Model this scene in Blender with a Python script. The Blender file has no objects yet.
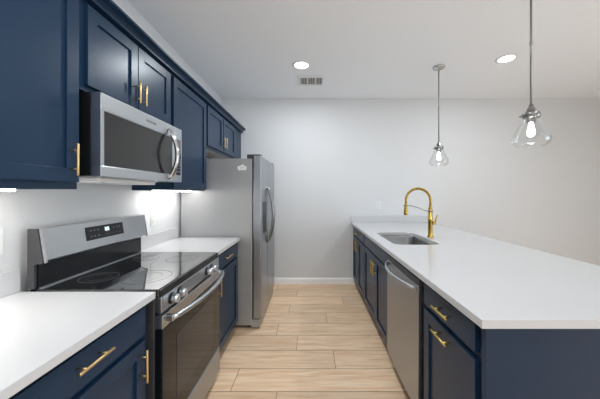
import bpy, bmesh, math, random
from mathutils import Vector, Matrix

random.seed(7)
scene = bpy.context.scene
C = bpy.data.collections.new('kitchen')
scene.collection.children.link(C)

# ------------------------------------------------------------------ camera, world, light, exposure
F, U0, V0, EYE = 265.0, 311.0, 192.0, 1.36
cam_data = bpy.data.cameras.new('camera')
cam = bpy.data.objects.new('camera', cam_data)
C.objects.link(cam)
cam.location = (0, 0, EYE)
cam.rotation_euler = (math.pi / 2, 0, 0)
cam_data.sensor_fit = 'HORIZONTAL'
cam_data.sensor_width = 36
cam_data.lens = 36 * F / 600
cam_data.shift_x = -(U0 - 300) / 600
cam_data.shift_y = -(199.5 - V0) / 600
cam_data.clip_start = 0.02
scene.camera = cam

world = bpy.data.worlds.new('world')
scene.world = world
world.use_nodes = True
bg = world.node_tree.nodes['Background']
bg.inputs['Color'].default_value = (0.90, 0.95, 1.0, 1)
bg.inputs['Strength'].default_value = 0.4

vs = scene.view_settings
vs.view_transform = 'Standard'
vs.look = 'None'
vs.gamma = 1
vs.use_curve_mapping = False
scene.cycles.max_bounces = 16
scene.cycles.diffuse_bounces = 10
scene.cycles.transparent_max_bounces = 16
vs.exposure = 0.06

# room limits (metres; x to the right, y away from the camera, z up)
WL, WR, WF, WB, CEIL = -1.32, 4.70, 3.92, -3.20, 2.74


def area_light(name, loc, rot, sx, sy, power, color=(1, 1, 1), shape='RECTANGLE', spread=math.pi):
    d = bpy.data.lights.new(name, 'AREA')
    d.shape = shape
    d.size = sx
    d.size_y = sy
    d.energy = power
    d.color = color
    d.spread = spread
    o = bpy.data.objects.new(name, d)
    C.objects.link(o)
    o.location = loc
    o.rotation_euler = rot
    return o


# fill lights added outside the made-up rear doors and right-hand window
REAR_FILL, SIDE_FILL, DOWNLIGHT = 24, 78, 8.5
area_light('rear_fill_light', (1.9, WB - 0.12, 1.25), (math.pi / 2, 0, 0), 3.6, 2.3, REAR_FILL, (0.82, 0.91, 1.0))
area_light('side_fill_light', (WR + 0.12, -0.4, 1.15), (0, math.pi / 2, 0), 2.1, 2.4, SIDE_FILL, (0.82, 0.91, 1.0))

# ------------------------------------------------------------------ materials


def srgb(r, g, b):
    f = lambda c: (c / 255 / 12.92) if c / 255 <= 0.04045 else ((c / 255 + 0.055) / 1.055) ** 2.4
    return (f(r), f(g), f(b), 1)


def mat(name, col, rough=0.5, metal=0.0, noise=0.0, nscale=20.0, stretch=(1, 1, 1), bump=0.0, coat=0.0, emit=0.0, spec=0.5, rvar=0.0):
    m = bpy.data.materials.new(name)
    m.use_nodes = True
    nt = m.node_tree
    b = nt.nodes['Principled BSDF']
    b.inputs['Base Color'].default_value = col
    b.inputs['Roughness'].default_value = rough
    b.inputs['Metallic'].default_value = metal
    b.inputs['Coat Weight'].default_value = coat
    b.inputs['Specular IOR Level'].default_value = spec
    if emit:
        b.inputs['Emission Color'].default_value = col
        b.inputs['Emission Strength'].default_value = emit
    if noise or bump or rvar:
        tc = nt.nodes.new('ShaderNodeTexCoord')
        mp = nt.nodes.new('ShaderNodeMapping')
        mp.inputs['Scale'].default_value = stretch
        nz = nt.nodes.new('ShaderNodeTexNoise')
        nz.inputs['Scale'].default_value = nscale
        nz.inputs['Detail'].default_value = 4
        nt.links.new(tc.outputs['Object'], mp.inputs['Vector'])
        nt.links.new(mp.outputs['Vector'], nz.inputs['Vector'])
        if noise:
            mx = nt.nodes.new('ShaderNodeMix')
            mx.data_type = 'RGBA'
            mx.inputs['A'].default_value = tuple(c * (1 - noise) for c in col[:3]) + (1,)
            mx.inputs['B'].default_value = tuple(min(1, c * (1 + noise)) for c in col[:3]) + (1,)
            nt.links.new(nz.outputs['Fac'], mx.inputs['Factor'])
            nt.links.new(mx.outputs['Result'], b.inputs['Base Color'])
        if bump:
            bp = nt.nodes.new('ShaderNodeBump')
            bp.inputs['Strength'].default_value = bump
            bp.inputs['Distance'].default_value = 0.002
            nt.links.new(nz.outputs['Fac'], bp.inputs['Height'])
            nt.links.new(bp.outputs['Normal'], b.inputs['Normal'])
        if rvar:
            mr = nt.nodes.new('ShaderNodeMapRange')
            mr.inputs['To Min'].default_value = rough - rvar
            mr.inputs['To Max'].default_value = rough + rvar
            nt.links.new(nz.outputs['Fac'], mr.inputs['Value'])
            nt.links.new(mr.outputs['Result'], b.inputs['Roughness'])
    return m


M_WALL = mat('wall_paint', srgb(217, 219, 221), 0.65, noise=0.01, nscale=60, bump=0.03)
M_CEIL = mat('ceiling_paint', srgb(239, 244, 249), 0.8, noise=0.01, nscale=60, bump=0.03)
M_TRIM = mat('trim_paint', srgb(250, 250, 250), 0.35, noise=0.005, nscale=10)
M_NAVY = mat('navy_paint', srgb(25, 49, 74), 0.31, noise=0.04, nscale=6, bump=0.01, spec=0.3)
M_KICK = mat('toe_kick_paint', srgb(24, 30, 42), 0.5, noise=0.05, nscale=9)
M_CASE = mat('cabinet_underside', srgb(214, 208, 198), 0.5, noise=0.03, nscale=14)
M_QUARTZ = mat('white_quartz', srgb(203, 204, 206), 0.16, noise=0.025, nscale=3.0, stretch=(1, 0.5, 1))
M_STEEL = mat('brushed_steel', srgb(197, 201, 205), 0.30, 1.0, noise=0.04, nscale=60, stretch=(1, 0.06, 1), rvar=0.05)
M_STEELV = mat('brushed_steel_door', srgb(166, 171, 177), 0.34, 1.0, noise=0.04, nscale=60, stretch=(1, 1, 0.06), rvar=0.05)
M_FSIDE = mat('grey_fridge_side', srgb(168, 169, 170), 0.33, 0.3, noise=0.03, nscale=200, bump=0.05)
M_CHROME = mat('polished_nickel', srgb(205, 205, 205), 0.12, 1.0, noise=0.02, nscale=20)
M_NICKEL = mat('brushed_nickel', srgb(150, 150, 148), 0.28, 1.0, noise=0.03, nscale=40)
M_GOLD = mat('brushed_brass', srgb(222, 192, 138), 0.30, 1.0, noise=0.06, nscale=50)
M_GOLD2 = mat('polished_brass', srgb(204, 170, 82), 0.2, 1.0, noise=0.06, nscale=30)
M_BLKGLASS = mat('black_glass', srgb(14, 15, 18), 0.05, noise=0.05, nscale=5, spec=1.0, coat=1.0)
M_OVENGLASS = mat('oven_door_glass', srgb(18, 22, 26), 0.09, noise=0.05, nscale=5, spec=0.3)
M_OVENWIN = mat('oven_window_glass', srgb(36, 40, 44), 0.08, noise=0.06, nscale=4, spec=0.4)
M_MICROWIN = mat('microwave_window_mesh', srgb(40, 40, 40), 0.12, noise=0.05, nscale=400, spec=0.5)
M_BLACK = mat('black_enamel', srgb(20, 21, 24), 0.35, noise=0.08, nscale=30)
M_GLOSSBLK = mat('gloss_black_enamel', srgb(14, 16, 21), 0.14, noise=0.05, nscale=30, spec=0.35)
M_DKGREY = mat('dark_grey_enamel', srgb(62, 62, 64), 0.4, noise=0.05, nscale=30)
M_RING = mat('burner_print', srgb(120, 122, 126), 0.2, noise=0.05, nscale=30)
M_PLASTIC = mat('white_plastic', srgb(228, 229, 229), 0.35, noise=0.01, nscale=30)
M_SLOT = mat('dark_slot', srgb(60, 60, 60), 0.6, noise=0.05, nscale=30)
M_KEY = mat('panel_print', srgb(112, 114, 118), 0.4, noise=0.03, nscale=30)
M_CLOCK = mat('lit_clock', srgb(225, 235, 240), 0.4, emit=0.9, noise=0.01)
M_LOGO = mat('grey_lettering', srgb(92, 92, 94), 0.4, noise=0.02)
M_DIFF = mat('downlight_diffuser', (1, 0.98, 0.95, 1), 0.5, emit=9.0, noise=0.01)
M_LED = mat('led_strip', (1, 0.96, 0.90, 1), 0.5, emit=28.0, noise=0.01)
M_LED2 = mat('led_strip_bright', (1, 0.97, 0.93, 1), 0.5, emit=19.0, noise=0.01)
M_SINK = mat('sink_steel', srgb(158, 158, 158), 0.34, 1.0, noise=0.05, nscale=60, stretch=(1, 0.06, 1), rvar=0.05)
M_VENTDARK = mat('vent_shadow', srgb(120, 120, 120), 0.7, noise=0.05)
M_STICK = mat('sticker_paper', srgb(240, 240, 240), 0.5, noise=0.02, nscale=30)
M_STICK2 = mat('sticker_print', srgb(190, 190, 192), 0.5, noise=0.02, nscale=30)
M_GROUT = mat('plank_gap', srgb(158, 132, 106), 0.8, noise=0.1, nscale=20)
M_BULB = mat('bulb_glow', (1, 0.97, 0.92, 1), 0.3, emit=14.0, noise=0.01)


def thin_glass(name, tint, edge=0.35):
    m = bpy.data.materials.new(name)
    m.use_nodes = True
    nt = m.node_tree
    nt.nodes.remove(nt.nodes['Principled BSDF'])
    out = nt.nodes['Material Output']
    tr = nt.nodes.new('ShaderNodeBsdfTransparent')
    tr.inputs['Color'].default_value = tint
    gl = nt.nodes.new('ShaderNodeBsdfGlossy')
    gl.inputs['Roughness'].default_value = 0.04
    gl.inputs['Color'].default_value = (0.9, 0.92, 0.93, 1)
    lw = nt.nodes.new('ShaderNodeLayerWeight')
    lw.inputs['Blend'].default_value = edge
    nz = nt.nodes.new('ShaderNodeTexNoise')
    nz.inputs['Scale'].default_value = 30
    bp = nt.nodes.new('ShaderNodeBump')
    bp.inputs['Strength'].default_value = 0.1
    bp.inputs['Distance'].default_value = 0.003
    nt.links.new(nz.outputs['Fac'], bp.inputs['Height'])
    nt.links.new(bp.outputs['Normal'], gl.inputs['Normal'])
    mx = nt.nodes.new('ShaderNodeMixShader')
    pw = nt.nodes.new('ShaderNodeMath')
    pw.operation = 'POWER'
    pw.inputs[1].default_value = 3.0
    nt.links.new(lw.outputs['Facing'], pw.inputs[0])
    ma = nt.nodes.new('ShaderNodeMath')
    ma.operation = 'MULTIPLY_ADD'
    ma.inputs[1].default_value = edge
    ma.inputs[2].default_value = 0.03
    nt.links.new(pw.outputs[0], ma.inputs[0])
    lw.inputs['Blend'].default_value = 0.5
    nt.links.new(ma.outputs[0], mx.inputs['Fac'])
    nt.links.new(tr.outputs[0], mx.inputs[1])
    nt.links.new(gl.outputs[0], mx.inputs[2])
    nt.links.new(mx.outputs[0], out.inputs['Surface'])
    return m


M_GLASS = thin_glass('clear_glass', (0.97, 0.975, 0.975, 1), 0.8)
M_PANE = thin_glass('added_pane_glass', (0.97, 0.98, 0.98, 1), 0.2)


def plank_material():
    m = bpy.data.materials.new('oak_planks')
    m.use_nodes = True
    nt = m.node_tree
    b = nt.nodes['Principled BSDF']
    b.inputs['Roughness'].default_value = 0.5
    tc = nt.nodes.new('ShaderNodeTexCoord')
    at = nt.nodes.new('ShaderNodeAttribute')
    at.attribute_name = 'tone'
    sep = nt.nodes.new('ShaderNodeSeparateColor')
    nt.links.new(at.outputs['Color'], sep.inputs['Color'])
    add = nt.nodes.new('ShaderNodeVectorMath')
    add.operation = 'MULTIPLY_ADD'
    add.inputs[1].default_value = (13, 7, 29)
    nt.links.new(at.outputs['Color'], add.inputs[0])
    nt.links.new(tc.outputs['Object'], add.inputs[2])
    mp = nt.nodes.new('ShaderNodeMapping')
    mp.inputs['Scale'].default_value = (0.9, 9, 1)
    nt.links.new(add.outputs[0], mp.inputs['Vector'])
    nz = nt.nodes.new('ShaderNodeTexNoise')
    nz.inputs['Scale'].default_value = 3.5
    nz.inputs['Detail'].default_value = 6
    nz.inputs['Distortion'].default_value = 0.6
    nt.links.new(mp.outputs['Vector'], nz.inputs['Vector'])
    rp = nt.nodes.new('ShaderNodeValToRGB')
    rp.color_ramp.elements[0].position = 0.30
    rp.color_ramp.elements[0].color = srgb(226, 187, 148)
    rp.color_ramp.elements[1].position = 0.70
    rp.color_ramp.elements[1].color = srgb(249, 222, 190)
    nt.links.new(nz.outputs['Fac'], rp.inputs['Fac'])
    mr = nt.nodes.new('ShaderNodeMapRange')
    mr.inputs['To Min'].default_value = 0.90
    mr.inputs['To Max'].default_value = 1.08
    nt.links.new(sep.outputs['Red'], mr.inputs['Value'])
    mul = nt.nodes.new('ShaderNodeVectorMath')
    mul.operation = 'SCALE'
    nt.links.new(rp.outputs['Color'], mul.inputs[0])
    nt.links.new(mr.outputs['Result'], mul.inputs['Scale'])
    nt.links.new(mul.outputs[0], b.inputs['Base Color'])
    bp = nt.nodes.new('ShaderNodeBump')
    bp.inputs['Strength'].default_value = 0.08
    bp.inputs['Distance'].default_value = 0.002
    nt.links.new(nz.outputs['Fac'], bp.inputs['Height'])
    nt.links.new(bp.outputs['Normal'], b.inputs['Normal'])
    return m


M_PLANK = plank_material()

# ------------------------------------------------------------------ mesh helpers


def box(bm, x0, x1, y0, y1, z0, z1, bev=0.0, seg=2):
    x0, x1 = sorted((x0, x1)); y0, y1 = sorted((y0, y1)); z0, z1 = sorted((z0, z1))
    t = bmesh.new()
    bmesh.ops.create_cube(t, size=1)
    for v in t.verts:
        v.co = Vector((x0 + (v.co.x + .5) * (x1 - x0), y0 + (v.co.y + .5) * (y1 - y0), z0 + (v.co.z + .5) * (z1 - z0)))
    if bev > 0:
        bmesh.ops.bevel(t, geom=list(t.edges), offset=min(bev, 0.45 * min(x1 - x0, y1 - y0, z1 - z0)), segments=seg, profile=0.5, affect='EDGES')
    merge(bm, t)


def merge(bm, t):
    me = bpy.data.meshes.new('tmp')
    t.to_mesh(me)
    t.free()
    bm.from_mesh(me)
    bpy.data.meshes.remove(me)


def tube(bm, pts, r, seg=14, caps=True):
    pts = [Vector(p) for p in pts]
    rs = r if isinstance(r, (list, tuple)) else [r] * len(pts)
    n = len(pts)
    tans = []
    for i in range(n):
        a = pts[max(i - 1, 0)]; b = pts[min(i + 1, n - 1)]
        tans.append((b - a).normalized())
    ref = Vector((0, 0, 1)) if abs(tans[0].z) < 0.9 else Vector((1, 0, 0))
    nrm = (ref - tans[0] * ref.dot(tans[0])).normalized()
    rings = []
    for i in range(n):
        nrm = (nrm - tans[i] * nrm.dot(tans[i])).normalized()
        bi = tans[i].cross(nrm)
        rings.append([bm.verts.new(pts[i] + (nrm * math.cos(2 * math.pi * k / seg) + bi * math.sin(2 * math.pi * k / seg)) * rs[i]) for k in range(seg)])
    for i in range(n - 1):
        for k in range(seg):
            f = bm.faces.new((rings[i][k], rings[i][(k + 1) % seg], rings[i + 1][(k + 1) % seg], rings[i + 1][k]))
            f.smooth = True
    if caps:
        bm.faces.new(list(reversed(rings[0])))
        bm.faces.new(rings[-1])


def cyl(bm, a, b, r, seg=20):
    tube(bm, [a, b], r, seg)


def lathe(bm, prof, c, seg=40, closed=False):
    """profile of (radius, z) pairs turned about the vertical through c=(x,y)"""
    rings = []
    for (r, z) in prof:
        if r < 1e-5:
            rings.append([bm.verts.new((c[0], c[1], z))])
        else:
            rings.append([bm.verts.new((c[0] + r * math.cos(2 * math.pi * k / seg), c[1] + r * math.sin(2 * math.pi * k / seg), z)) for k in range(seg)])
    pairs = list(zip(rings, rings[1:]))
    if closed:
        pairs.append((rings[-1], rings[0]))
    for a, b in pairs:
        for k in range(seg):
            k2 = (k + 1) % seg
            if len(a) == 1 and len(b) == 1:
                continue
            if len(a) == 1:
                f = bm.faces.new((a[0], b[k], b[k2]))
            elif len(b) == 1:
                f = bm.faces.new((a[k], b[0], a[k2]))
            else:
                f = bm.faces.new((a[k], b[k], b[k2], a[k2]))
            f.smooth = True


def prism_y(bm, poly, y0, y1):
    """polygon of (x, z) pairs extruded along y"""
    a = [bm.verts.new((x, y0, z)) for x, z in poly]
    b = [bm.verts.new((x, y1, z)) for x, z in poly]
    n = len(poly)
    bm.faces.new(a); bm.faces.new(list(reversed(b)))
    for i in range(n):
        bm.faces.new((a[i], b[i], b[(i + 1) % n], a[(i + 1) % n]))


def rrect(x0, x1, y0, y1, r, n=6):
    out = []
    for cx, cy, a0 in ((x1 - r, y1 - r, 0), (x0 + r, y1 - r, 90), (x0 + r, y0 + r, 180), (x1 - r, y0 + r, 270)):
        for k in range(n + 1):
            a = math.radians(a0 + 90 * k / n)
            out.append((cx + r * math.cos(a), cy + r * math.sin(a)))
    return out


ROOTLOC = {}


def thing(name, label, cat, loc, group=None):
    o = bpy.data.objects.new(name, None)
    C.objects.link(o)
    o.empty_display_size = 0.1
    o.location = loc
    o['label'] = label
    o['category'] = cat
    if group:
        o['group'] = group
    ROOTLOC[o.name] = Vector(loc)
    return o


def obj(name, bm, m, parent=None, label=None):
    off = Vector((0, 0, 0))
    if parent is not None:
        r = parent
        while r.parent is not None:
            r = r.parent
        off = ROOTLOC.get(r.name, Vector((0, 0, 0)))
    bmesh.ops.recalc_face_normals(bm, faces=bm.faces)
    for v in bm.verts:
        v.co -= off
    me = bpy.data.meshes.new(name)
    bm.to_mesh(me)
    bm.free()
    me.materials.append(m)
    o = bpy.data.objects.new(name, me)
    C.objects.link(o)
    if parent is not None:
        o.parent = parent
    if label:
        o['label'] = label
    return o


def tag(o, label, cat, group=None):
    o['label'] = label
    o['category'] = cat
    if group:
        o['group'] = group
    return o


def struct(name, bm, m, parent=None):
    o = obj(name, bm, m, parent)
    o['kind'] = 'structure'
    return o


def NB():
    return bmesh.new()


def B(*a, bev=0.0):
    bm = NB(); box(bm, *a, bev=bev); return bm


def copy_tree(o, parent=None):
    c = o.copy()
    C.objects.link(c)
    if parent is not None:
        c.parent = parent
    for ch in list(o.children):
        copy_tree(ch, c)
    return c


# ------------------------------------------------------------------ the room
bm = NB(); box(bm, WL - .1, WR + .1, WB - .1, WF + .1, -0.12, -0.004)
floor = struct('floor', bm, M_GROUT)
# plank surface of the floor: one face row per board, joints where the photograph shows them
bm = NB()
lay = bm.loops.layers.color.new('tone')
ROW, Y00, LEN = 0.235, 2.04, 1.21
known = {0: 0.19, 1: -0.125, 2: -0.33, 3: 0.165, 4: -0.25, 5: 0.40, -1: -0.55, -2: -0.23, -3: 0.3}
for k in range(-24, 9):
    y0, y1 = Y00 + k * ROW, Y00 + (k + 1) * ROW
    y0, y1 = max(y0, WB), min(y1, WF)
    if y1 - y0 < 0.01:
        continue
    x = known.get(k, random.uniform(-0.6, 0.6))
    while x > WL:
        x -= LEN
    while x < WR:
        xa, xb = max(x, WL), min(x + LEN, WR)
        if xb - xa > 0.01:
            g = 0.0022
            t = random.random()
            s = [bm.verts.new(p) for p in ((xa + g, y0 + g, 0), (xb - g, y0 + g, 0), (xb - g, y1 - g, 0), (xa + g, y1 - g, 0))]
            fs = [bm.faces.new(s)]
            tt = (t, random.random(), random.random(), 1)
            for f in fs:
                for l in f.loops:
                    l[lay] = tt
        x += LEN
struct('floor_planks', bm, M_PLANK, floor)

struct('ceiling', B(WL - .1, WR + .1, WB - .1, WF + .1, CEIL, CEIL + .12), M_CEIL)
struct('wall_left', B(WL - .1, WL, WB, WF, 0, CEIL), M_WALL)
struct('wall_far', B(WL - .1, WR + .1, WF, WF + .1, 0, CEIL), M_WALL)
bm = NB()
WY0, WY1, WZ0, WZ1 = -1.65, .85, .12, 2.20
box(bm, WR, WR + .1, WB, WY0, 0, CEIL)
box(bm, WR, WR + .1, WY1, WF, 0, CEIL)
box(bm, WR, WR + .1, WY0, WY1, 0, WZ0)
box(bm, WR, WR + .1, WY0, WY1, WZ1, CEIL)
struct('wall_right', bm, M_WALL)
bm = NB()
for ya in (WY0, (WY0 + WY1) / 2 - .025, WY1 - .05):
    box(bm, WR + .03, WR + .08, ya, ya + .05, WZ0, WZ1, .004)
box(bm, WR + .03, WR + .08, WY0 + .05, WY1 - .05, WZ0, WZ0 + .05, .004)
box(bm, WR + .03, WR + .08, WY0 + .05, WY1 - .05, WZ1 - .05, WZ1, .004)
box(bm, WR - .03, WR + .03, WY0 - .03, WY1 + .03, WZ0 - .025, WZ0, .004)
added_window_frame = struct('added_window_1', bm, M_TRIM)  # unseen window, added so the side fill light can enter
struct('added_pane_glass', B(WR + .053, WR + .057, WY0 + .05, WY1 - .05, WZ0 + .05, WZ1 - .05), M_PANE, added_window_frame)
bm = NB()
DX0, DX1, DZ1 = 0.2, 3.6, 2.35
box(bm, WL - .1, DX0, WB - .1, WB, 0, CEIL)
box(bm, DX1, WR + .1, WB - .1, WB, 0, CEIL)
box(bm, DX0, DX1, WB - .1, WB, DZ1, CEIL)
struct('wall_back', bm, M_WALL)
bm = NB()
for xa in (DX0, (DX0 + DX1) / 2 - .03, DX1 - .06):
    box(bm, xa, xa + .06, WB - .08, WB - .02, 0, DZ1, .004)
box(bm, DX0 + .06, DX1 - .06, WB - .08, WB - .02, DZ1 - .06, DZ1, .004)
box(bm, DX0 + .06, DX1 - .06, WB - .08, WB - .02, 0, .06, .004)
added_door_frame = struct('added_door_1', bm, M_TRIM)  # unseen glass doors, added as an opening for the rear fill light
struct('door_glass', B(DX0 + .06, DX1 - .06, WB - .052, WB - .048, .06, DZ1 - .06), M_PANE, added_door_frame)


def base_profile(bm, y_wall):
    prism = [(y_wall, 0), (y_wall - .014, 0), (y_wall - .014, .07), (y_wall - .009, .085), (y_wall, .092)]
    return prism


def baseboard_x(name, x0, x1, yw):
    bm = NB()
    pr = base_profile(bm, yw)
    a = [bm.verts.new((x0, y, z)) for y, z in pr]
    b = [bm.verts.new((x1, y, z)) for y, z in pr]
    bm.faces.new(a); bm.faces.new(list(reversed(b)))
    for i in range(len(pr)):
        j = (i + 1) % len(pr)
        bm.faces.new((a[i], b[i], b[j], a[j]))
    struct(name, bm, M_TRIM)


baseboard_x('baseboard_far', WL + .001, .685, WF)
baseboard_x('baseboard_far_right', 1.42, WR - .001, WF)
bm = NB(); box(bm, WR - .014, WR, WB + .01, WF - .015, 0, .09, .003)
struct('baseboard_right', bm, M_TRIM)

# ------------------------------------------------------------------ cabinets


def shaker(bm, xf, sg, y0, y1, z0, z1, w=0.057, t=0.02):
    """five-piece door: outer face at xf, facing the direction sg along x"""
    xb = xf - sg * t
    e = .0012
    box(bm, xb, xf, y0, y0 + w, z0, z1, e)
    box(bm, xb, xf, y1 - w, y1, z0, z1, e)
    box(bm, xb, xf, y0 + w - .0005, y1 - w + .0005, z1 - w, z1, e)
    box(bm, xb, xf, y0 + w - .0005, y1 - w + .0005, z0, z0 + w, e)
    box(bm, xb, xf - sg * .010, y0 + w - .004, y1 - w + .004, z0 + w - .004, z1 - w + .004)


M_GOLD3 = mat('yellow_brass', srgb(222, 194, 112), 0.28, 1.0, noise=0.06, nscale=50)


def pull(bm, xf, sg, y, z, along, L=0.135, r=0.0052):
    """bar pull standing off a face at xf on two posts"""
    xo = xf + sg * .032
    h = L / 2
    s = L * .29
    e = 0.002
    if along == 'y':
        tube(bm, [(xo, y - h, z), (xo, y - h + e, z), (xo, y + h - e, z), (xo, y + h, z)], [r * .75, r, r, r * .75], 14)
        for q in (-s, s):
            cyl(bm, (xf, y + q, z), (xo, y + q, z), .0036, 12)
    else:
        tube(bm, [(xo, y, z - h), (xo, y, z - h + e), (xo, y, z + h - e), (xo, y, z + h)], [r * .75, r, r, r * .75], 14)
        for q in (-s, s):
            cyl(bm, (xf, y, z + q), (xo, y, z + q), .0036, 12)


def add_door(root, xf, sg, y0, y1, z0, z1, hy=None, hz=None, along='z', name='door', L=.135):
    bm = NB(); shaker(bm, xf, sg, y0, y1, z0, z1)
    d = obj(name, bm, M_NAVY, root)
    if hy is not None:
        bm = NB(); pull(bm, xf, sg, hy, hz, along, L)
        obj('handle', bm, M_GOLD if sg > 0 else M_GOLD3, d, 'brass bar pull')
    return d


def add_drawer(root, xf, sg, y0, y1, z0, z1, hy=None, hz=None, L=.135):
    bm = NB(); box(bm, xf - sg * .02, xf, y0, y1, z0, z1, .0015)
    d = obj('drawer', bm, M_NAVY, root)
    if hy is not None:
        bm = NB(); pull(bm, xf, sg, hy, hz, 'y', L)
        obj('handle', bm, M_GOLD if sg > 0 else M_GOLD3, d, 'brass bar pull')
    return d


def base_case(root, xb, xf, y0, y1, zt=0.884, rails=(), stiles=()):
    """box of panels from the back xb to the frame front xf, on a recessed toe kick"""
    sg = 1 if xf > xb else -1
    bm = NB()
    t = .018
    box(bm, xb, xf - sg * .02, y0, y0 + t, .10, zt)
    box(bm, xb, xf - sg * .02, y1 - t, y1, .10, zt)
    box(bm, xb, xf - sg * .02, y0 + t, y1 - t, .10, .118)
    box(bm, xb, xb + sg * .012, y0 + t, y1 - t, .118, zt)
    box(bm, xf - sg * .02, xf, y0, y0 + .04, .10, zt, .001)
    box(bm, xf - sg * .02, xf, y1 - .04, y1, .10, zt, .001)
    box(bm, xf - sg * .02, xf, y0 + .04, y1 - .04, .10, .14)
    box(bm, xf - sg * .02, xf, y0 + .04, y1 - .04, zt - .04, zt)
    for z in rails:
        box(bm, xf - sg * .02, xf, y0 + .04, y1 - .04, z - .02, z + .02)
    for y in stiles:
        box(bm, xf - sg * .02, xf, y - .02, y + .02, .14, zt - .04)
    obj('carcass', bm, M_NAVY, root)
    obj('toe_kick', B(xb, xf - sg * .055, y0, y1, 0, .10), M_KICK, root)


def wall_case(root, xb, xf, y0, y1, z0, z1, stiles=()):
    bm = NB()
    box(bm, xb, xf - .018, y0, y0 + .016, z0, z1, .0008)
    box(bm, xb, xf - .018, y1 - .016, y1, z0, z1, .0008)
    box(bm, xb, xf - .018, y0 + .016, y1 - .016, z1 - .016, z1)
    box(bm, xb, xb + .01, y0 + .016, y1 - .016, z0, z1 - .016)
    # face frame
    box(bm, xf - .018, xf, y0, y0 + .04, z0, z1, .0008)
    box(bm, xf - .018, xf, y1 - .04, y1, z0, z1, .0008)
    box(bm, xf - .018, xf, y0 + .04, y1 - .04, z0, z0 + .04, .0008)
    box(bm, xf - .018, xf, y0 + .04, y1 - .04, z1 - .04, z1, .0008)
    for y in stiles:
        box(bm, xf - .018, xf, y - .02, y + .02, z0 + .04, z1 - .04, .0008)
    obj('carcass', bm, M_NAVY, root)
    obj('bottom_panel', B(xb + .01, xf - .018, y0 + .016, y1 - .016, z0 + .010, z0 + .022), M_CASE, root, 'pale unpainted underside')


# --- left base run (fronts face +x)
LXB, LXF = -1.317, -0.730           # carcass back, frame front; door faces at -0.710
LD = LXF + .02
r = thing('base_cabinet', 'nearest navy base cabinet of the left run, under the end of the worktop', 'cabinet', (-1.0, .235, 0), 'navy base cabinets')
base_case(r, LXB, LXF, -.07, .545, rails=(.74,))
add_drawer(r, LXF + .02, 1, -.055, .532, .752, .866, .24, .822)
add_door(r, LXF + .02, 1, -.055, .532, .112, .728, .47, .635)

r = thing('base_cabinet', 'navy base cabinet with brass-pull drawer and door, on the near side of the oven', 'cabinet', (-1.0, .86, 0), 'navy base cabinets')
base_case(r, LXB, LXF, .547, 1.172, rails=(.74,))
add_drawer(r, LD, 1, .560, 1.138, .752, .866, .845, .823, L=.14)
add_door(r, LD, 1, .560, 1.138, .112, .728, 1.097, .637)

r = thing('base_cabinet', 'small navy base cabinet with drawer, between the oven and the refrigerator', 'cabinet', (-1.0, 2.26, 0), 'navy base cabinets')
base_case(r, LXB, LXF, 1.948, 2.585, rails=(.74,))
add_drawer(r, LD, 1, 1.962, 2.572, .752, .866, 2.22, .82, L=.17)
add_door(r, LD, 1, 1.962, 2.572, .112, .728, 2.01, .63)


def left_worktop(y0, y1, label):
    r = thing('worktop', label, 'worktop', (-1.0, (y0 + y1) / 2, .885), 'white quartz worktops')
    obj('slab', B(-1.319, -.694, y0, y1, .885, .915, bev=.002), M_QUARTZ, r)
    obj('upstand', B(-1.319, -1.299, y0, y1, .9155, 1.015, bev=.0015), M_QUARTZ, r)


left_worktop(-.08, 1.185, 'white quartz worktop with low upstand, on the near side of the oven')
left_worktop(1.946, 2.600, 'short white quartz worktop with low upstand, between oven and refrigerator')

# --- upper cabinets
UXB, UXF = -1.317, -1.035           # doors to -1.015
UD = -1.015
r = thing('wall_cabinet', 'tall navy wall cabinet over the near worktop, left of the microwave', 'cabinet', (-1.16, .70, 1.372), 'navy wall cabinets')
wall_case(r, UXB, UXF, .24, 1.172, 1.372, 2.235, stiles=(.706,))
add_door(r, UD, 1, .252, .703, 1.403, 2.216, .68, 1.497)
add_door(r, UD, 1, .709, 1.160, 1.403, 2.216, 1.118, 1.497)

r = thing('wall_cabinet', 'short navy two-door wall cabinet directly above the microwave', 'cabinet', (-1.16, 1.56, 1.82), 'navy wall cabinets')
wall_case(r, UXB, UXF, 1.176, 1.944, 1.822, 2.235, stiles=(1.56,))
add_door(r, UD, 1, 1.206, 1.555, 1.847, 2.216, 1.529, 1.934, L=.125)
add_door(r, UD, 1, 1.561, 1.918, 1.847, 2.216, 1.585, 1.934, L=.125)

r = thing('wall_cabinet', 'tall single-door navy wall cabinet between the microwave and the refrigerator', 'cabinet', (-1.16, 2.26, 1.372), 'navy wall cabinets')
wall_case(r, UXB, UXF, 1.948, 2.585, 1.372, 2.235)
add_door(r, UD, 1, 1.962, 2.572, 1.385, 2.216)

r = thing('wall_cabinet', 'short navy two-door wall cabinet above the refrigerator', 'cabinet', (-1.16, 3.07, 1.79), 'navy wall cabinets')
wall_case(r, UXB, UXF, 2.589, 3.58, 1.795, 2.235, stiles=(3.075,))
add_door(r, UD, 1, 2.612, 3.066, 1.822, 2.216, 3.040, 1.925, L=.125)
add_door(r, UD, 1, 3.084, 3.552, 1.822, 2.216, 3.112, 1.925, L=.125)
obj('filler_panel', B(-1.317, UXF, 3.581, WF - .002, 1.795, 2.235, bev=.001), M_NAVY, r)

bm = NB()
prism_y(bm, [(-1.10, 2.2365), (-1.000, 2.2365), (-1.000, 2.245), (-1.009, 2.247), (-1.008, 2.252), (-1.002, 2.260), (-.990, 2.268), (-.976, 2.271), (-.976, 2.275), (-.964, 2.277), (-.964, 2.290), (-1.10, 2.290)], .24, WF - .002)
tag(obj('crown_molding', bm, M_NAVY), 'navy crown molding running along the tops of the wall cabinets', 'molding')['kind'] = 'thing'

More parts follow.
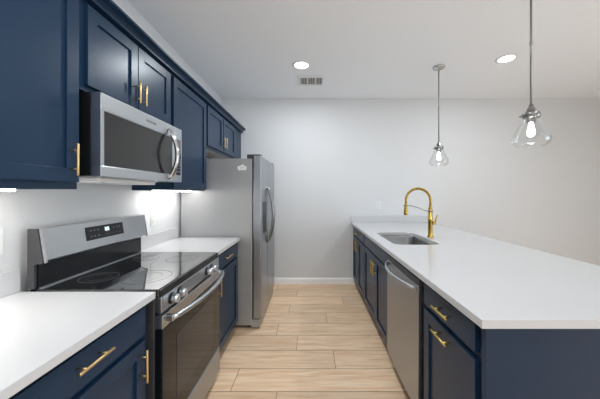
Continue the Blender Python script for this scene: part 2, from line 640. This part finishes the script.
# --- under cabinet lights
def under_light(y0, y1, label, m):
    r = thing('under_cabinet_light', label, 'light', (-1.19, (y0 + y1) / 2, 1.362), 'under-cabinet lights')
    obj('housing', B(-1.225, -1.155, y0, y1, 1.3725, 1.3815, bev=.001), M_PLASTIC, r)
    obj('diffuser', B(-1.215, -1.165, y0 + .004, y1 - .004, 1.363, 1.3724, bev=.002), m, r, 'glowing strip diffuser')


under_light(.45, 1.05, 'lit strip light under the tall cabinet left of the microwave', M_LED)
under_light(2.02, 2.580, 'lit strip light under the tall cabinet next to the refrigerator', M_LED2)

# ------------------------------------------------------------------ range
RY0, RY1 = 1.190, 1.940
RC = (RY0 + RY1) / 2
r = thing('electric_range', 'stainless steel electric range with black glass cooktop and raised back console', 'oven', (-1.0, RC, 0))
bm = NB()
box(bm, -1.300, -.705, RY0, RY1, .06, .885, .002)
for x in (-1.25, -.78):
    for y in (RY0 + .05, RY1 - .05):
        cyl(bm, (x, y, 0), (x, y, .06), .018, 12)
obj('body', bm, M_DKGREY, r)
obj('kick_plate', B(-1.28, -.73, RY0 + .01, RY1 - .01, .012, .059), M_BLACK, r)
bm = NB()
box(bm, -1.235, -.684, RY0 + .001, RY1 - .001, .886, .921, .004)
ct = obj('cooktop', bm, M_BLKGLASS, r, 'black glass cooktop')
obj('rear_trim', B(-1.2345, -1.226, RY0 + .012, RY1 - .012, .9215, .926, bev=.001), M_STEEL, r)
obj('cooktop_trim', B(-.6835, -.677, RY0 + .001, RY1 - .001, .884, .917, bev=.002), M_BLACK, r)
for cx, cy, rr in ((-1.09, 1.365, .085), (-1.09, 1.755, .075), (-.85, 1.375, .115), (-.85, 1.745, .095)):
    bm = NB()
    lathe(bm, [(rr - .002, .9212), (rr, .9212), (rr, .9216), (rr - .002, .9216)], (cx, cy), 56, closed=True)
    lathe(bm, [(rr * .62 - .001, .9212), (rr * .62, .9212), (rr * .62, .9214), (rr * .62 - .001, .9214)], (cx, cy), 48, closed=True)
    obj('burner_ring', bm, M_RING, ct)
# back console
bm = NB()
prism_y(bm, [(-1.272, .90), (-1.236, .90), (-1.236, 1.035), (-1.205, 1.052), (-1.226, 1.184), (-1.272, 1.184)], RY0 + .012, RY1 - .012)
bgd = obj('back_console', bm, M_GLOSSBLK, r)
P0, P1 = Vector((-1.204, 0, 1.050)), Vector((-1.226, 0, 1.190))
TD = (P1 - P0).normalized()
ND = Vector((TD.z, 0, -TD.x))


def slanted(bm, y0, y1, t0, t1, e0, e1):
    """thin slab on the tilted console face: y range, distance up the face, offset range along its normal"""
    v = []
    for e in (e0, e1):
        for y, t in ((y0, t0), (y1, t0), (y1, t1), (y0, t1)):
            p = P0 + TD * t + ND * e
            v.append(bm.verts.new((p.x, y, p.z)))
    bm.faces.new(v[:4]); bm.faces.new(v[4:])
    for i in range(4):
        j = (i + 1) % 4
        bm.faces.new((v[i], v[j], v[4 + j], v[4 + i]))


L = (P1 - P0).length
bm = NB(); slanted(bm, RY0 + .012, RY1 - .012, .0, L, .001, .006)
box(bm, -1.272, -1.222, RY0 + .012, RY1 - .012, 1.1845, 1.192, .001)
prism_y(bm, [(-1.2345, 1.030), (-1.2005, 1.046), (-1.198, 1.052), (-1.2345, 1.037)], RY0 + .012, RY1 - .012)
face = obj('console_face', bm, M_STEEL, bgd)
for y0, y1 in ((RY0, RY0 + .011), (RY1 - .011, RY1)):
    bm = NB()
    prism_y(bm, [(-1.274, .9215), (-1.244, .9215), (-1.244, 1.03), (-1.205, 1.043), (-1.2275, 1.193), (-1.274, 1.193)], y0, y1)
    obj('console_side', bm, M_DKGREY, bgd, 'dark grey side cap')
    bm = NB(); slanted(bm, y0, y1, -.012, L + .003, .0045, .0085)
    obj('console_edge', bm, M_CHROME, bgd, 'bright edge trim')
bm = NB(); slanted(bm, 1.425, 1.705, .045, .118, .0065, .0085)
disp = obj('display', bm, M_BLACK, bgd, 'black glass display panel')
bm = NB()
for dy in (.0, .018):
    y = 1.556 + dy
    slanted(bm, y, y + .013, .091, .095, .0088, .0094)
    slanted(bm, y, y + .013, .084, .087, .0088, .0094)
    slanted(bm, y, y + .004, .084, .104, .0088, .0094)
    slanted(bm, y + .010, y + .013, .080, .104, .0088, .0094)
    slanted(bm, y, y + .013, .101, .104, .0088, .0094)
obj('clock', bm, M_CLOCK, bgd, 'lit clock digits')
keys = [(y, t, .011, .009) for t in (.060, .092) for y in (1.450, 1.475, 1.502)]
keys += [(y, .090, .010, .009) for y in (1.620, 1.648, 1.668)]
keys += [(y, .062, .010, .004) for y in (1.560, 1.585, 1.612, 1.640, 1.665)]
for y, t, w, h in keys:
    bm = NB(); slanted(bm, y, y + w, t, t + h, .0088, .0092)
    obj('key', bm, M_KEY, bgd)
# front
obj('control_panel', B(-.705, -.673, RY0 + .004, RY1 - .004, .812, .883, bev=.003), M_STEEL, r)
for y in (1.278, 1.356, 1.712, 1.790):
    bm = NB()
    tube(bm, [(-.672, y, .848), (-.652, y, .848), (-.638, y, .848), (-.636, y, .848)], [.0225, .0215, .020, .018], 28)
    box(bm, -.650, -.630, y - .0045, y + .0045, .829, .867, .002)
    k = obj('knob', bm, M_STEEL, r)
    bm = NB(); tube(bm, [(-.6728, y, .848), (-.6705, y, .848)], .0275, 28)
    obj('bezel', bm, M_BLACK, k, 'black ring')
bm = NB()
box(bm, -.704, -.668, RY0 + .004, RY1 - .004, .740, .800, .003)
od = obj('oven_door', bm, M_STEEL, r)
obj('vent_strip', B(-.704, -.690, RY0 + .006, RY1 - .006, .801, .811), M_BLACK, r)
obj('door_glass', B(-.704, -.669, RY0 + .004, RY1 - .004, .245, .7395, bev=.003), M_OVENGLASS, od, 'black glass door panel')
obj('window', B(-.6688, -.6680, RY0 + .13, RY1 - .13, .335, .655), M_OVENWIN, od, 'see-through oven window')
bm = NB()
for i in range(1):
    pts = []
    for k in range(25):
        t = k / 24
        y = RY0 + .03 + t * (RY1 - RY0 - .06)
        s = math.sin(math.pi * t) ** 0.7 if 0 < t < 1 else 0
        pts.append((-.640 + .052 * s, y, .782))
    tube(bm, pts, .0125, 16)
for y in (RY0 + .033, RY1 - .033):
    box(bm, -.668, -.630, y - .014, y + .014, .768, .796, .004)
obj('handle', bm, M_STEEL, od)
obj('drawer', B(-.704, -.668, RY0 + .004, RY1 - .004, .062, .235, bev=.004), M_STEELV, r, 'stainless storage drawer')

# ------------------------------------------------------------------ microwave
MZ0, MZ1, MF = 1.430, 1.812, -.945
r = thing('microwave', 'stainless over-the-range microwave with dark window and curved handle', 'microwave', (-1.13, RC, MZ0))
obj('body', B(-1.315, -.992, RY0 + .002, RY1 - .002, MZ0 + .006, MZ1, bev=.002), M_BLACK, r)
bm = NB()
box(bm, -1.30, -.975, RY0 + .004, RY1 - .004, MZ0, MZ0 + .0055, .001)
bt = obj('bottom_plate', bm, M_STEEL, r)
obj('light_housing', B(-1.27, -1.02, RY0 + .09, RY1 - .20, MZ0 - .024, MZ0 - .0002, bev=.006), M_PLASTIC, r, 'pale grey underside vent housing')
for y in ():
    bm = NB()
    for q in range(9):
        box(bm, -1.22 + q * .020, -1.208 + q * .020, y, y + .25, MZ0 - .003, MZ0 - .0002)
    obj('grease_filter', bm, M_NICKEL, bt)
bm = NB()
yA, yB = RY0 + .002, 1.842
box(bm, -.991, MF, yA, yB, 1.731, MZ1, .003)
box(bm, -.991, MF, yA, yB, MZ0, 1.480, .003)
box(bm, -.991, MF, yA, yA + .020, 1.4795, 1.7315, .002)
box(bm, -.991, MF, 1.812, yB, 1.4795, 1.7315, .002)
md = obj('door', bm, M_STEEL, r)
obj('window', B(-.991, MF - .003, yA + .019, 1.813, 1.479, 1.732), M_MICROWIN, md, 'dark door window')
bm = NB()
pts = []
for k in range(21):
    t = k / 20
    pts.append((MF + .006 + .056 * math.sin(math.pi * t) ** .8 if 0 < t < 1 else MF + .004, 1.750, 1.447 + t * .323))
tube(bm, pts, .0135, 16)
obj('handle', bm, M_CHROME, md)
bm = NB()
box(bm, -.991, MF, 1.8435, RY1 - .002, 1.731, MZ1, .003)
box(bm, -.991, MF, 1.8435, RY1 - .002, MZ0, 1.480, .003)
box(bm, -.991, MF, 1.8435, 1.852, 1.4795, 1.7315, .001)
box(bm, -.991, MF, RY1 - .014, RY1 - .002, 1.4795, 1.7315, .001)
cp = obj('control_panel', bm, M_STEEL, r)
obj('key_panel', B(-.991, MF - .001, 1.8515, RY1 - .0135, 1.479, 1.732), M_BLKGLASS, cp, 'black key panel')
for i in range(8):
    for j in range(3):
        y = 1.858 + j * .020
        z = 1.500 + i * .023
        obj('key', B(MF - .001, MF - .0003, y, y + .013, z, z + .009), M_KEY, cp)


def letters(name, text, loc, size, m, parent, rot, label):
    cu = bpy.data.curves.new(name, 'FONT')
    cu.body = text
    cu.size = size
    cu.extrude = 0.0004
    cu.align_x = 'CENTER'
    cu.align_y = 'CENTER'
    cu.materials.append(m)
    tmp = bpy.data.objects.new('tmp', cu)
    C.objects.link(tmp)
    dg = bpy.context.evaluated_depsgraph_get()
    dg.update()
    me = bpy.data.meshes.new_from_object(tmp.evaluated_get(dg))
    bpy.data.objects.remove(tmp)
    root = parent
    while root.parent is not None:
        root = root.parent
    me.transform(Matrix.Translation(Vector(loc) - ROOTLOC[root.name]) @ rot)
    me.materials.clear(); me.materials.append(m)
    o = bpy.data.objects.new(name, me)
    C.objects.link(o)
    o.parent = parent
    o['label'] = label
    return o


ROT_PX = Matrix(((0, 0, 1, 0), (1, 0, 0, 0), (0, 1, 0, 0), (0, 0, 0, 1)))   # text reading along +y, facing +x
letters('lettering', 'FRIGIDAIRE', (MF + .0003, 1.57, 1.772), .019, M_LOGO, md, ROT_PX, 'small grey maker name')

# ------------------------------------------------------------------ refrigerator
FY0, FY1, FSP = 2.625, 3.560, 3.005
r = thing('refrigerator', 'tall stainless side-by-side refrigerator with grey sides and ice dispenser', 'refrigerator', (-.9, 3.06, 0))
obj('body', B(-1.290, -.584, FY0 + .004, FY1 - .004, .035, 1.692, bev=.004), M_FSIDE, r, 'grey cabinet body')
bm = NB()
for x in (-1.22, -.62):
    for y in (FY0 + .07, FY1 - .07):
        bm = NB(); cyl(bm, (x, y, 0), (x, y, .036), .022, 14)
        obj('foot', bm, M_BLACK, r)

obj('toe_grille', B(-.600, -.510, FY0 + .008, FY1 - .008, .012, .092, bev=.003), M_FSIDE, r, 'grey toe grille')
doors = []
for y0, y1 in ((FY0, FSP - .003), (FSP + .003, FY1)):
    bm = NB()
    box(bm, -.576, -.492, y0, y1, .100, 1.722, .010, 3)
    doors.append(obj('door', bm, M_STEELV, r, 'stainless door'))
for i, (d, y) in enumerate(zip(doors, (FSP - .045, FSP + .045))):
    bm = NB()
    pts = []
    for k in range(25):
        t = k / 24
        s = math.sin(math.pi * t) ** .75 if 0 < t < 1 else 0
        pts.append((-.488 + .062 * s, y, .80 + t * .61))
    tube(bm, pts, .0125, 16)
    obj('handle', bm, M_NICKEL, d, 'curved grey handle')
bm = NB()
box(bm, -.4925, -.4885, 2.72, 2.92, .93, 1.26, .003)
dp = obj('dispenser', bm, M_DKGREY, doors[0], 'dark water and ice dispenser')
obj('dispenser_recess', B(-.4888, -.4878, 2.735, 2.905, .945, 1.12), M_BLACK, dp)
obj('dispenser_tray', B(-.4888, -.474, 2.74, 2.90, .932, .943, bev=.002), M_NICKEL, dp)
for y in (FY0 + .02, FY1 - .10):
    bm = NB()
    box(bm, -.640, -.500, y, y + .075, 1.7225, 1.736, .004)
    box(bm, -.640, -.565, y, y + .075, 1.6925, 1.730, .004)
    obj('hinge_cover', bm, M_DKGREY, r, 'dark hinge cover')
bm = NB()
sx, sz, ys = -.685, 1.575, FY0 + .0040
poly = [(-.037, .0), (.040, .002), (.047, .036), (.024, .044), (.013, .062), (-.010, .050), (-.046, .036)]
a = [bm.verts.new((sx + x, ys, sz + z)) for x, z in poly]
b = [bm.verts.new((sx + x, ys - .0012, sz + z)) for x, z in poly]
bm.faces.new(a); bm.faces.new(list(reversed(b)))
for i in range(len(poly)):
    j = (i + 1) % len(poly)
    bm.faces.new((a[i], b[i], b[j], a[j]))
st = obj('sticker', bm, M_STICK, r, 'white house-shaped sticker')
bm = NB()
for q, w in ((.030, .022), (.022, .026), (.010, .030)):
    box(bm, sx - w, sx + w, ys - .0016, ys - .0012, sz + q, sz + q + .004)
obj('sticker_print', bm, M_STICK2, st)

# ------------------------------------------------------------------ peninsula (fronts face -x)
PXB, PXF, PD = 1.245, .635, .615
r = thing('base_cabinet', 'navy base cabinet with two brass pulls at the near end of the peninsula', 'cabinet', (.94, 1.2, 0), 'navy base cabinets')
base_case(r, PXB, PXF, .957, 1.462, rails=(.742,))
add_drawer(r, PD, -1, .995, 1.445, .755, .862, 1.215, .808, L=.145)
add_door(r, PD, -1, .995, 1.445, .112, .728, 1.22, .690, 'y', L=.145)

bm = NB()
box(bm, .616, 1.395, .934, .956, 0, .884, .0012)
tag(obj('end_panel', bm, M_NAVY), 'wide flat navy panel closing the near end of the peninsula', 'panel')
bm = NB()
box(bm, 1.250, 1.395, .957, WF - .016, 0, .884, .001)
tag(obj('back_panel', bm, M_NAVY), 'long navy panel along the seating side of the peninsula', 'panel')

r = thing('base_cabinet', 'navy two-door sink cabinet of the peninsula, beyond the dishwasher', 'cabinet', (.94, 2.58, 0), 'navy base cabinets')
base_case(r, PXB, PXF, 2.10, 3.075, rails=(.742,), stiles=())
bm = NB(); box(bm, PD, PD + .02, 2.115, 3.062, .755, .862, .0015)
obj('false_drawer_front', bm, M_NAVY, r)
add_door(r, PD, -1, 2.115, 2.537, .112, .738, 2.50, .637)
add_door(r, PD, -1, 2.543, 3.062, .112, .738, 2.58, .637)

r = thing('base_cabinet', 'narrow navy base cabinet of the peninsula against the far wall', 'cabinet', (.94, 3.49, 0), 'navy base cabinets')
base_case(r, PXB, PXF, 3.077, WF - .016, rails=(.742,), stiles=())
add_drawer(r, PD, -1, 3.092, 3.87, .755, .862, 3.48, .81)
add_door(r, PD, -1, 3.092, 3.478, .112, .738, 3.44, .65)
add_door(r, PD, -1, 3.484, 3.87, .112, .738, 3.52, .65)

# dishwasher
r = thing('dishwasher', 'stainless dishwasher with bowed bar handle built into the peninsula', 'dishwasher', (.9, 1.78, 0))
DY0, DY1 = 1.482, 2.082
obj('body', B(.628, 1.22, DY0, DY1, .10, .872), M_DKGREY, r)
obj('kick_plate', B(.690, 1.18, DY0, DY1, 0, .099), M_BLACK, r)
obj('door', B(.598, .627, DY0, DY1, .112, .832, bev=.003), M_STEELV, r)
obj('control_strip', B(.604, .627, DY0, DY1, .8325, .868, bev=.002), M_DKGREY, r, 'dark control strip')
bm = NB()
pts = []
for k in range(25):
    t = k / 24
    s = math.sin(math.pi * t) ** .75 if 0 < t < 1 else 0
    pts.append((.590 - .054 * s, DY0 + .03 + t * (DY1 - DY0 - .06), .812))
tube(bm, pts, .0115, 16)
for y in (DY0 + .032, DY1 - .032):
    box(bm, .584, .598, y - .012, y + .012, .800, .824, .003)
obj('handle', bm, M_STEEL, r)

# peninsula worktop with the sink cut-out
PY0, PX0, PX1 = .920, .594, 1.735
SX0, SX1, SY0, SY1, SR = .708, 1.108, 2.235, 2.915, .075


def slab_with_hole(outer, inner, z0, z1):
    bm = NB()
    loops = []
    for z in (z1, z0):
        o = [bm.verts.new((x, y, z)) for x, y in outer]
        i = [bm.verts.new((x, y, z)) for x, y in inner]
        eo = [bm.edges.new((o[k], o[(k + 1) % len(o)])) for k in range(len(o))]
        ei = [bm.edges.new((i[k], i[(k + 1) % len(i)])) for k in range(len(i))]
        bmesh.ops.triangle_fill(bm, use_beauty=True, edges=eo + ei)
        loops.append((o, i))
    for a, b in ((loops[0][0], loops[1][0]), (loops[0][1], loops[1][1])):
        n = len(a)
        for k in range(n):
            bm.faces.new((a[k], a[(k + 1) % n], b[(k + 1) % n], b[k]))
    return bm


r = thing('worktop', 'long white quartz peninsula worktop with sink cut-out and seating overhang', 'worktop', (1.16, 2.4, .885), 'white quartz worktops')
hole = rrect(SX0, SX1, SY0, SY1, SR)
bm = slab_with_hole([(PX0, PY0), (PX1, PY0), (PX1, WF - .002), (PX0, WF - .002)], hole, .885, .915)
obj('slab', bm, M_QUARTZ, r)
obj('upstand', B(PX0, PX1, WF - .022, WF - .002, .9155, 1.010, bev=.0015), M_QUARTZ, r)

# sink
r = thing('kitchen_sink', 'undermount stainless steel single bowl sink below the brass faucet', 'sink', (.895, 2.575, .68))
bm = NB()
seq = [(.03, .8835), (.003, .8835), (.0, .87), (-.006, .72), (-.028, .69), (-.06, .683)]
seq_out = [(-.06, .680), (-.026, .687), (-.003, .72), (.003, .87), (.003, .8815), (.03, .8815)]
rings = []
for e, z in seq + seq_out:
    rr = max(SR + e, .02)
    rings.append([bm.verts.new((x, y, z)) for x, y in rrect(SX0 - e, SX1 + e, SY0 - e, SY1 + e, rr)])
n = len(rings[0])
for a, b in zip(rings, rings[1:] + rings[:1]):
    if a is rings[len(seq) - 1]:
        continue
    for k in range(n):
        f = bm.faces.new((a[k], a[(k + 1) % n], b[(k + 1) % n], b[k]))
        f.smooth = True
bm.faces.new(rings[len(seq) - 1])
bm.faces.new(rings[len(seq)])
obj('bowl', bm, M_SINK, r)
bm = NB()
lathe(bm, [(.0, .6845), (.03, .6845), (.036, .6865), (.046, .6865), (.048, .6838), (0, .6835)], (.895, 2.62), 32)
obj('drain', bm, M_CHROME, r)

# faucet
FX, FYY, FZ = 1.180, 2.62, .9152
r = thing('faucet', 'brass pull-down spring faucet standing behind the sink', 'faucet', (FX, FYY, FZ))
bm = NB()
lathe(bm, [(0, FZ), (.030, FZ), (.030, FZ + .006), (.024, FZ + .012), (.022, FZ + .03), (.022, FZ + .16), (.025, FZ + .165), (.025, FZ + .185), (.020, FZ + .19), (.019, FZ + .29), (.015, FZ + .30), (0, FZ + .30)], (FX, FYY), 28)
obj('body', bm, M_GOLD2, r)
ARC, CZ = .121, 1.272
path = [(FX, FYY, FZ + .295)]
for k in range(33):
    a = math.pi * k / 32
    path.append((FX - ARC + ARC * math.cos(a), FYY, CZ + ARC * math.sin(a)))
path.append((FX - 2 * ARC, FYY, 1.235))
bm = NB()
tube(bm, path, .0085, 14)
hs = obj('hose', bm, M_GOLD2, r)
# coil spring around the hose
P = [Vector(p) for p in path]
cum = [0]
for a, b in zip(P, P[1:]):
    cum.append(cum[-1] + (b - a).length)
pts = []
N = 900
turns = 62
for k in range(N + 1):
    s = cum[-1] * k / N
    i = min(max(j for j in range(len(cum)) if cum[j] <= s + 1e-9), len(P) - 2)
    t = (s - cum[i]) / max(cum[i + 1] - cum[i], 1e-9)
    c = P[i].lerp(P[i + 1], t)
    tg = (P[i + 1] - P[i]).normalized()
    n1 = Vector((0, 1, 0)); n2 = tg.cross(n1)
    a = 2 * math.pi * turns * k / N
    pts.append(c + (n1 * math.cos(a) + n2 * math.sin(a)) * .0115)
bm = NB(); tube(bm, pts, .0022, 6)
obj('spring', bm, M_GOLD2, hs)
hx = FX - 2 * ARC
bm = NB()
lathe(bm, [(0, 1.245), (.013, 1.245), (.015, 1.235), (.016, 1.19), (.0195, 1.18), (.0205, 1.14), (.018, 1.132), (0, 1.131)], (hx, FYY), 24)
obj('spray_head', bm, M_GOLD2, r)
bm = NB()
tube(bm, [(FX - .018, FYY, 1.172), (FX - .06, FYY, 1.178), (FX - .12, FYY, 1.205), (hx + .06, FYY, 1.222), (hx + .016, FYY, 1.226)], .0045, 10)
tube(bm, [(hx + .022 * math.cos(a), FYY + .022 * math.sin(a), 1.226) for a in [2 * math.pi * k / 20 for k in range(21)]], .004, 8, caps=False)
tube(bm, [(FX, FYY, 1.165), (FX, FYY, 1.180)], .0235, 24)
obj('docking_arm', bm, M_NICKEL, r, 'thin grey docking arm')
bm = NB()
tube(bm, [(FX + .015, FYY - .012, 1.055), (FX + .042, FYY - .028, 1.055)], [.016, .016], 18)
tube(bm, [(FX + .036, FYY - .025, 1.055), (FX + .040, FYY - .03, 1.09), (FX + .050, FYY - .036, 1.135)], [.007, .006, .005], 12)
obj('lever', bm, M_GOLD2, r)

# ------------------------------------------------------------------ pendants


def pendant(x, y, label, zoff=0.0):
    r = thing('pendant_light', label, 'light', (x, y, 1.645), 'glass pendant lights')
    bm = NB()
    lathe(bm, [(0, CEIL - .0005), (.062, CEIL - .0005), (.062, CEIL - .014), (.058, CEIL - .020), (.018, CEIL - .024), (.012, CEIL - .036), (0, CEIL - .036)], (x, y), 36)
    obj('canopy', bm, M_CHROME, r)
    bm = NB()
    tube(bm, [(x, y, CEIL - .03), (x, y, 1.905)], .0062, 12)
    for z in (2.30,):
        tube(bm, [(x, y, z - .012), (x, y, z + .012)], .0078, 12)
    obj('rod', bm, M_NICKEL, r)
    bm = NB()
    lathe(bm, [(0, 1.912), (.012, 1.912), (.014, 1.895), (.022, 1.888), (.024, 1.866), (.044, 1.862), (.047, 1.856), (.047, 1.832), (.043, 1.828), (.024, 1.826), (.022, 1.80), (.0, 1.80)], (x, y), 32)
    for k in range(3):
        a = 2 * math.pi * k / 3 + .5
        cx, cy = x + .050 * math.cos(a), y + .050 * math.sin(a)
        tube(bm, [(x + .044 * math.cos(a), y + .044 * math.sin(a), 1.844), (x + .060 * math.cos(a), y + .060 * math.sin(a), 1.844)], .005, 10)
    obj('socket_cap', bm, M_NICKEL, r)
    bm = NB()
    outer = [(.040, 1.850), (.043, 1.836), (.044, 1.822), (.050, 1.808), (.060, 1.785), (.079, 1.748), (.096, 1.714), (.102, 1.694), (.100, 1.677), (.090, 1.661), (.074, 1.648)]
    inner = [(rr - .003, z) for rr, z in reversed(outer)]
    lathe(bm, outer + inner, (x, y), 48, closed=True)
    obj('glass_shade', bm, M_GLASS, r, 'clear glass bell shade')
    bm = NB()
    lathe(bm, [(0, 1.800), (.011, 1.800), (.012, 1.785), (.016, 1.765), (.020, 1.747), (.021, 1.733), (.018, 1.720), (.011, 1.712), (0, 1.709)], (x, y), 28)
    obj('bulb', bm, M_BULB, r, 'glowing bulb')


pendant(1.408, 2.92, 'clear glass pendant light on a rod, over the far half of the peninsula')
pendant(1.395, 1.68, 'clear glass pendant light hanging over the near half of the peninsula')

# ------------------------------------------------------------------ ceiling fittings


def downlight(x, y, label, power=DOWNLIGHT):
    r = thing('recessed_light', label, 'light', (x, y, CEIL - .004), 'round recessed ceiling lights')
    bm = NB()
    lathe(bm, [(.074, CEIL - .0005), (.098, CEIL - .0005), (.098, CEIL - .003), (.080, CEIL - .007), (.074, CEIL - .006)], (x, y), 40, closed=True)
    obj('trim_ring', bm, M_PLASTIC, r)
    bm = NB()
    lathe(bm, [(0, CEIL - .0006), (.0735, CEIL - .0006), (.0735, CEIL - .0045), (0, CEIL - .0045)], (x, y), 40)
    obj('diffuser', bm, M_DIFF, r, 'glowing round diffuser')
    area_light('recessed_lamp', (x, y, CEIL - .010), (0, 0, 0), .14, .14, power, (.89, .95, 1), 'DISK')


downlight(-.105, 2.88, 'lit round ceiling light above the aisle, beside the vent', 16.0)
downlight(2.02, 2.74, 'lit round ceiling light to the right, between the two pendants')
downlight(-.105, .55, 'added unseen round ceiling light directly above the viewpoint', 15.0)  # this and the next four: out-of-view lamps added to brighten the room
downlight(1.985, .55, 'added unseen round ceiling light above the near end of the seating side')
downlight(-.105, -1.75, 'added unseen round ceiling light behind the viewpoint, in line with the aisle', 15.0)
downlight(1.985, -1.75, 'added unseen round ceiling light by the added glass doors')
downlight(3.9, -.9, 'added unseen round ceiling light by the middle of the right wall')

r = thing('ceiling_vent', 'small white air vent with three slatted openings in the ceiling', 'vent', (-.005, 3.285, CEIL - .01))
bm = NB()
vx0, vx1, vy0, vy1 = -.155, .150, 3.14, 3.43
box(bm, vx0, vx1, vy0, vy0 + .045, CEIL - .009, CEIL - .0005, .002)
box(bm, vx0, vx1, vy1 - .045, vy1, CEIL - .009, CEIL - .0005, .002)
xs = [vx0, vx0 + .025, vx0 + .108, vx0 + .120, vx0 + .203, vx0 + .215, vx1 - .012, vx1]
for i in range(0, 8, 2):
    box(bm, xs[i], xs[i + 1], vy0 + .045, vy1 - .045, CEIL - .009, CEIL - .0005)
vf = obj('frame', bm, M_PLASTIC, r)
for i in (1, 3, 5):
    obj('duct_opening', B(xs[i], xs[i + 1], vy0 + .045, vy1 - .045, CEIL - .0015, CEIL - .0004), M_VENTDARK, r)
    bm = NB()
    n = 4
    for k in range(n):
        xa = xs[i] + (k + .35) * (xs[i + 1] - xs[i]) / n
        box(bm, xa, xa + .004, vy0 + .045, vy1 - .045, CEIL - .008, CEIL - .0016)
    obj('louvre', bm, M_PLASTIC, r)

# ------------------------------------------------------------------ outlets


def outlet(loc, axis, label, rocker=False):
    r = thing('wall_outlet', label, 'outlet', loc, 'white wall outlets')
    x, y, z = loc

    def put(bm, du, dw, z0, z1, e0, e1, bev=0.0):
        if axis == 'x':
            box(bm, x + e0, x + e1, y + du, y + dw, z + z0, z + z1, bev)
        else:
            box(bm, x + du, x + dw, y - e1, y - e0, z + z0, z + z1, bev)
    bm = NB(); put(bm, -.036, .036, -.058, .058, .0003, .005, .0015)
    obj('cover_plate', bm, M_PLASTIC, r)
    for q in (-.02, .02):
        bm = NB(); put(bm, -.017, .017, q - .0145, q + .0145, .005, .0065, .001)
        s = obj('socket', bm, M_PLASTIC, r)
        bm = NB()
        put(bm, -.008, -.0055, q - .003, q + .006, .0065, .0069)
        put(bm, .0055, .008, q - .003, q + .006, .0065, .0069)
        put(bm, -.002, .002, q - .009, q - .006, .0065, .0069)
        obj('slots', bm, M_SLOT, s, 'dark slots')


outlet((WL, 2.215, 1.135), 'x', 'white outlet plate above the worktop between oven and refrigerator')
outlet((WL, 1.099, 1.150), 'x', 'white outlet plate above the near worktop, left of the oven')
outlet((1.00, WF, 1.160), 'y', 'white outlet plate on the far wall behind the sink')
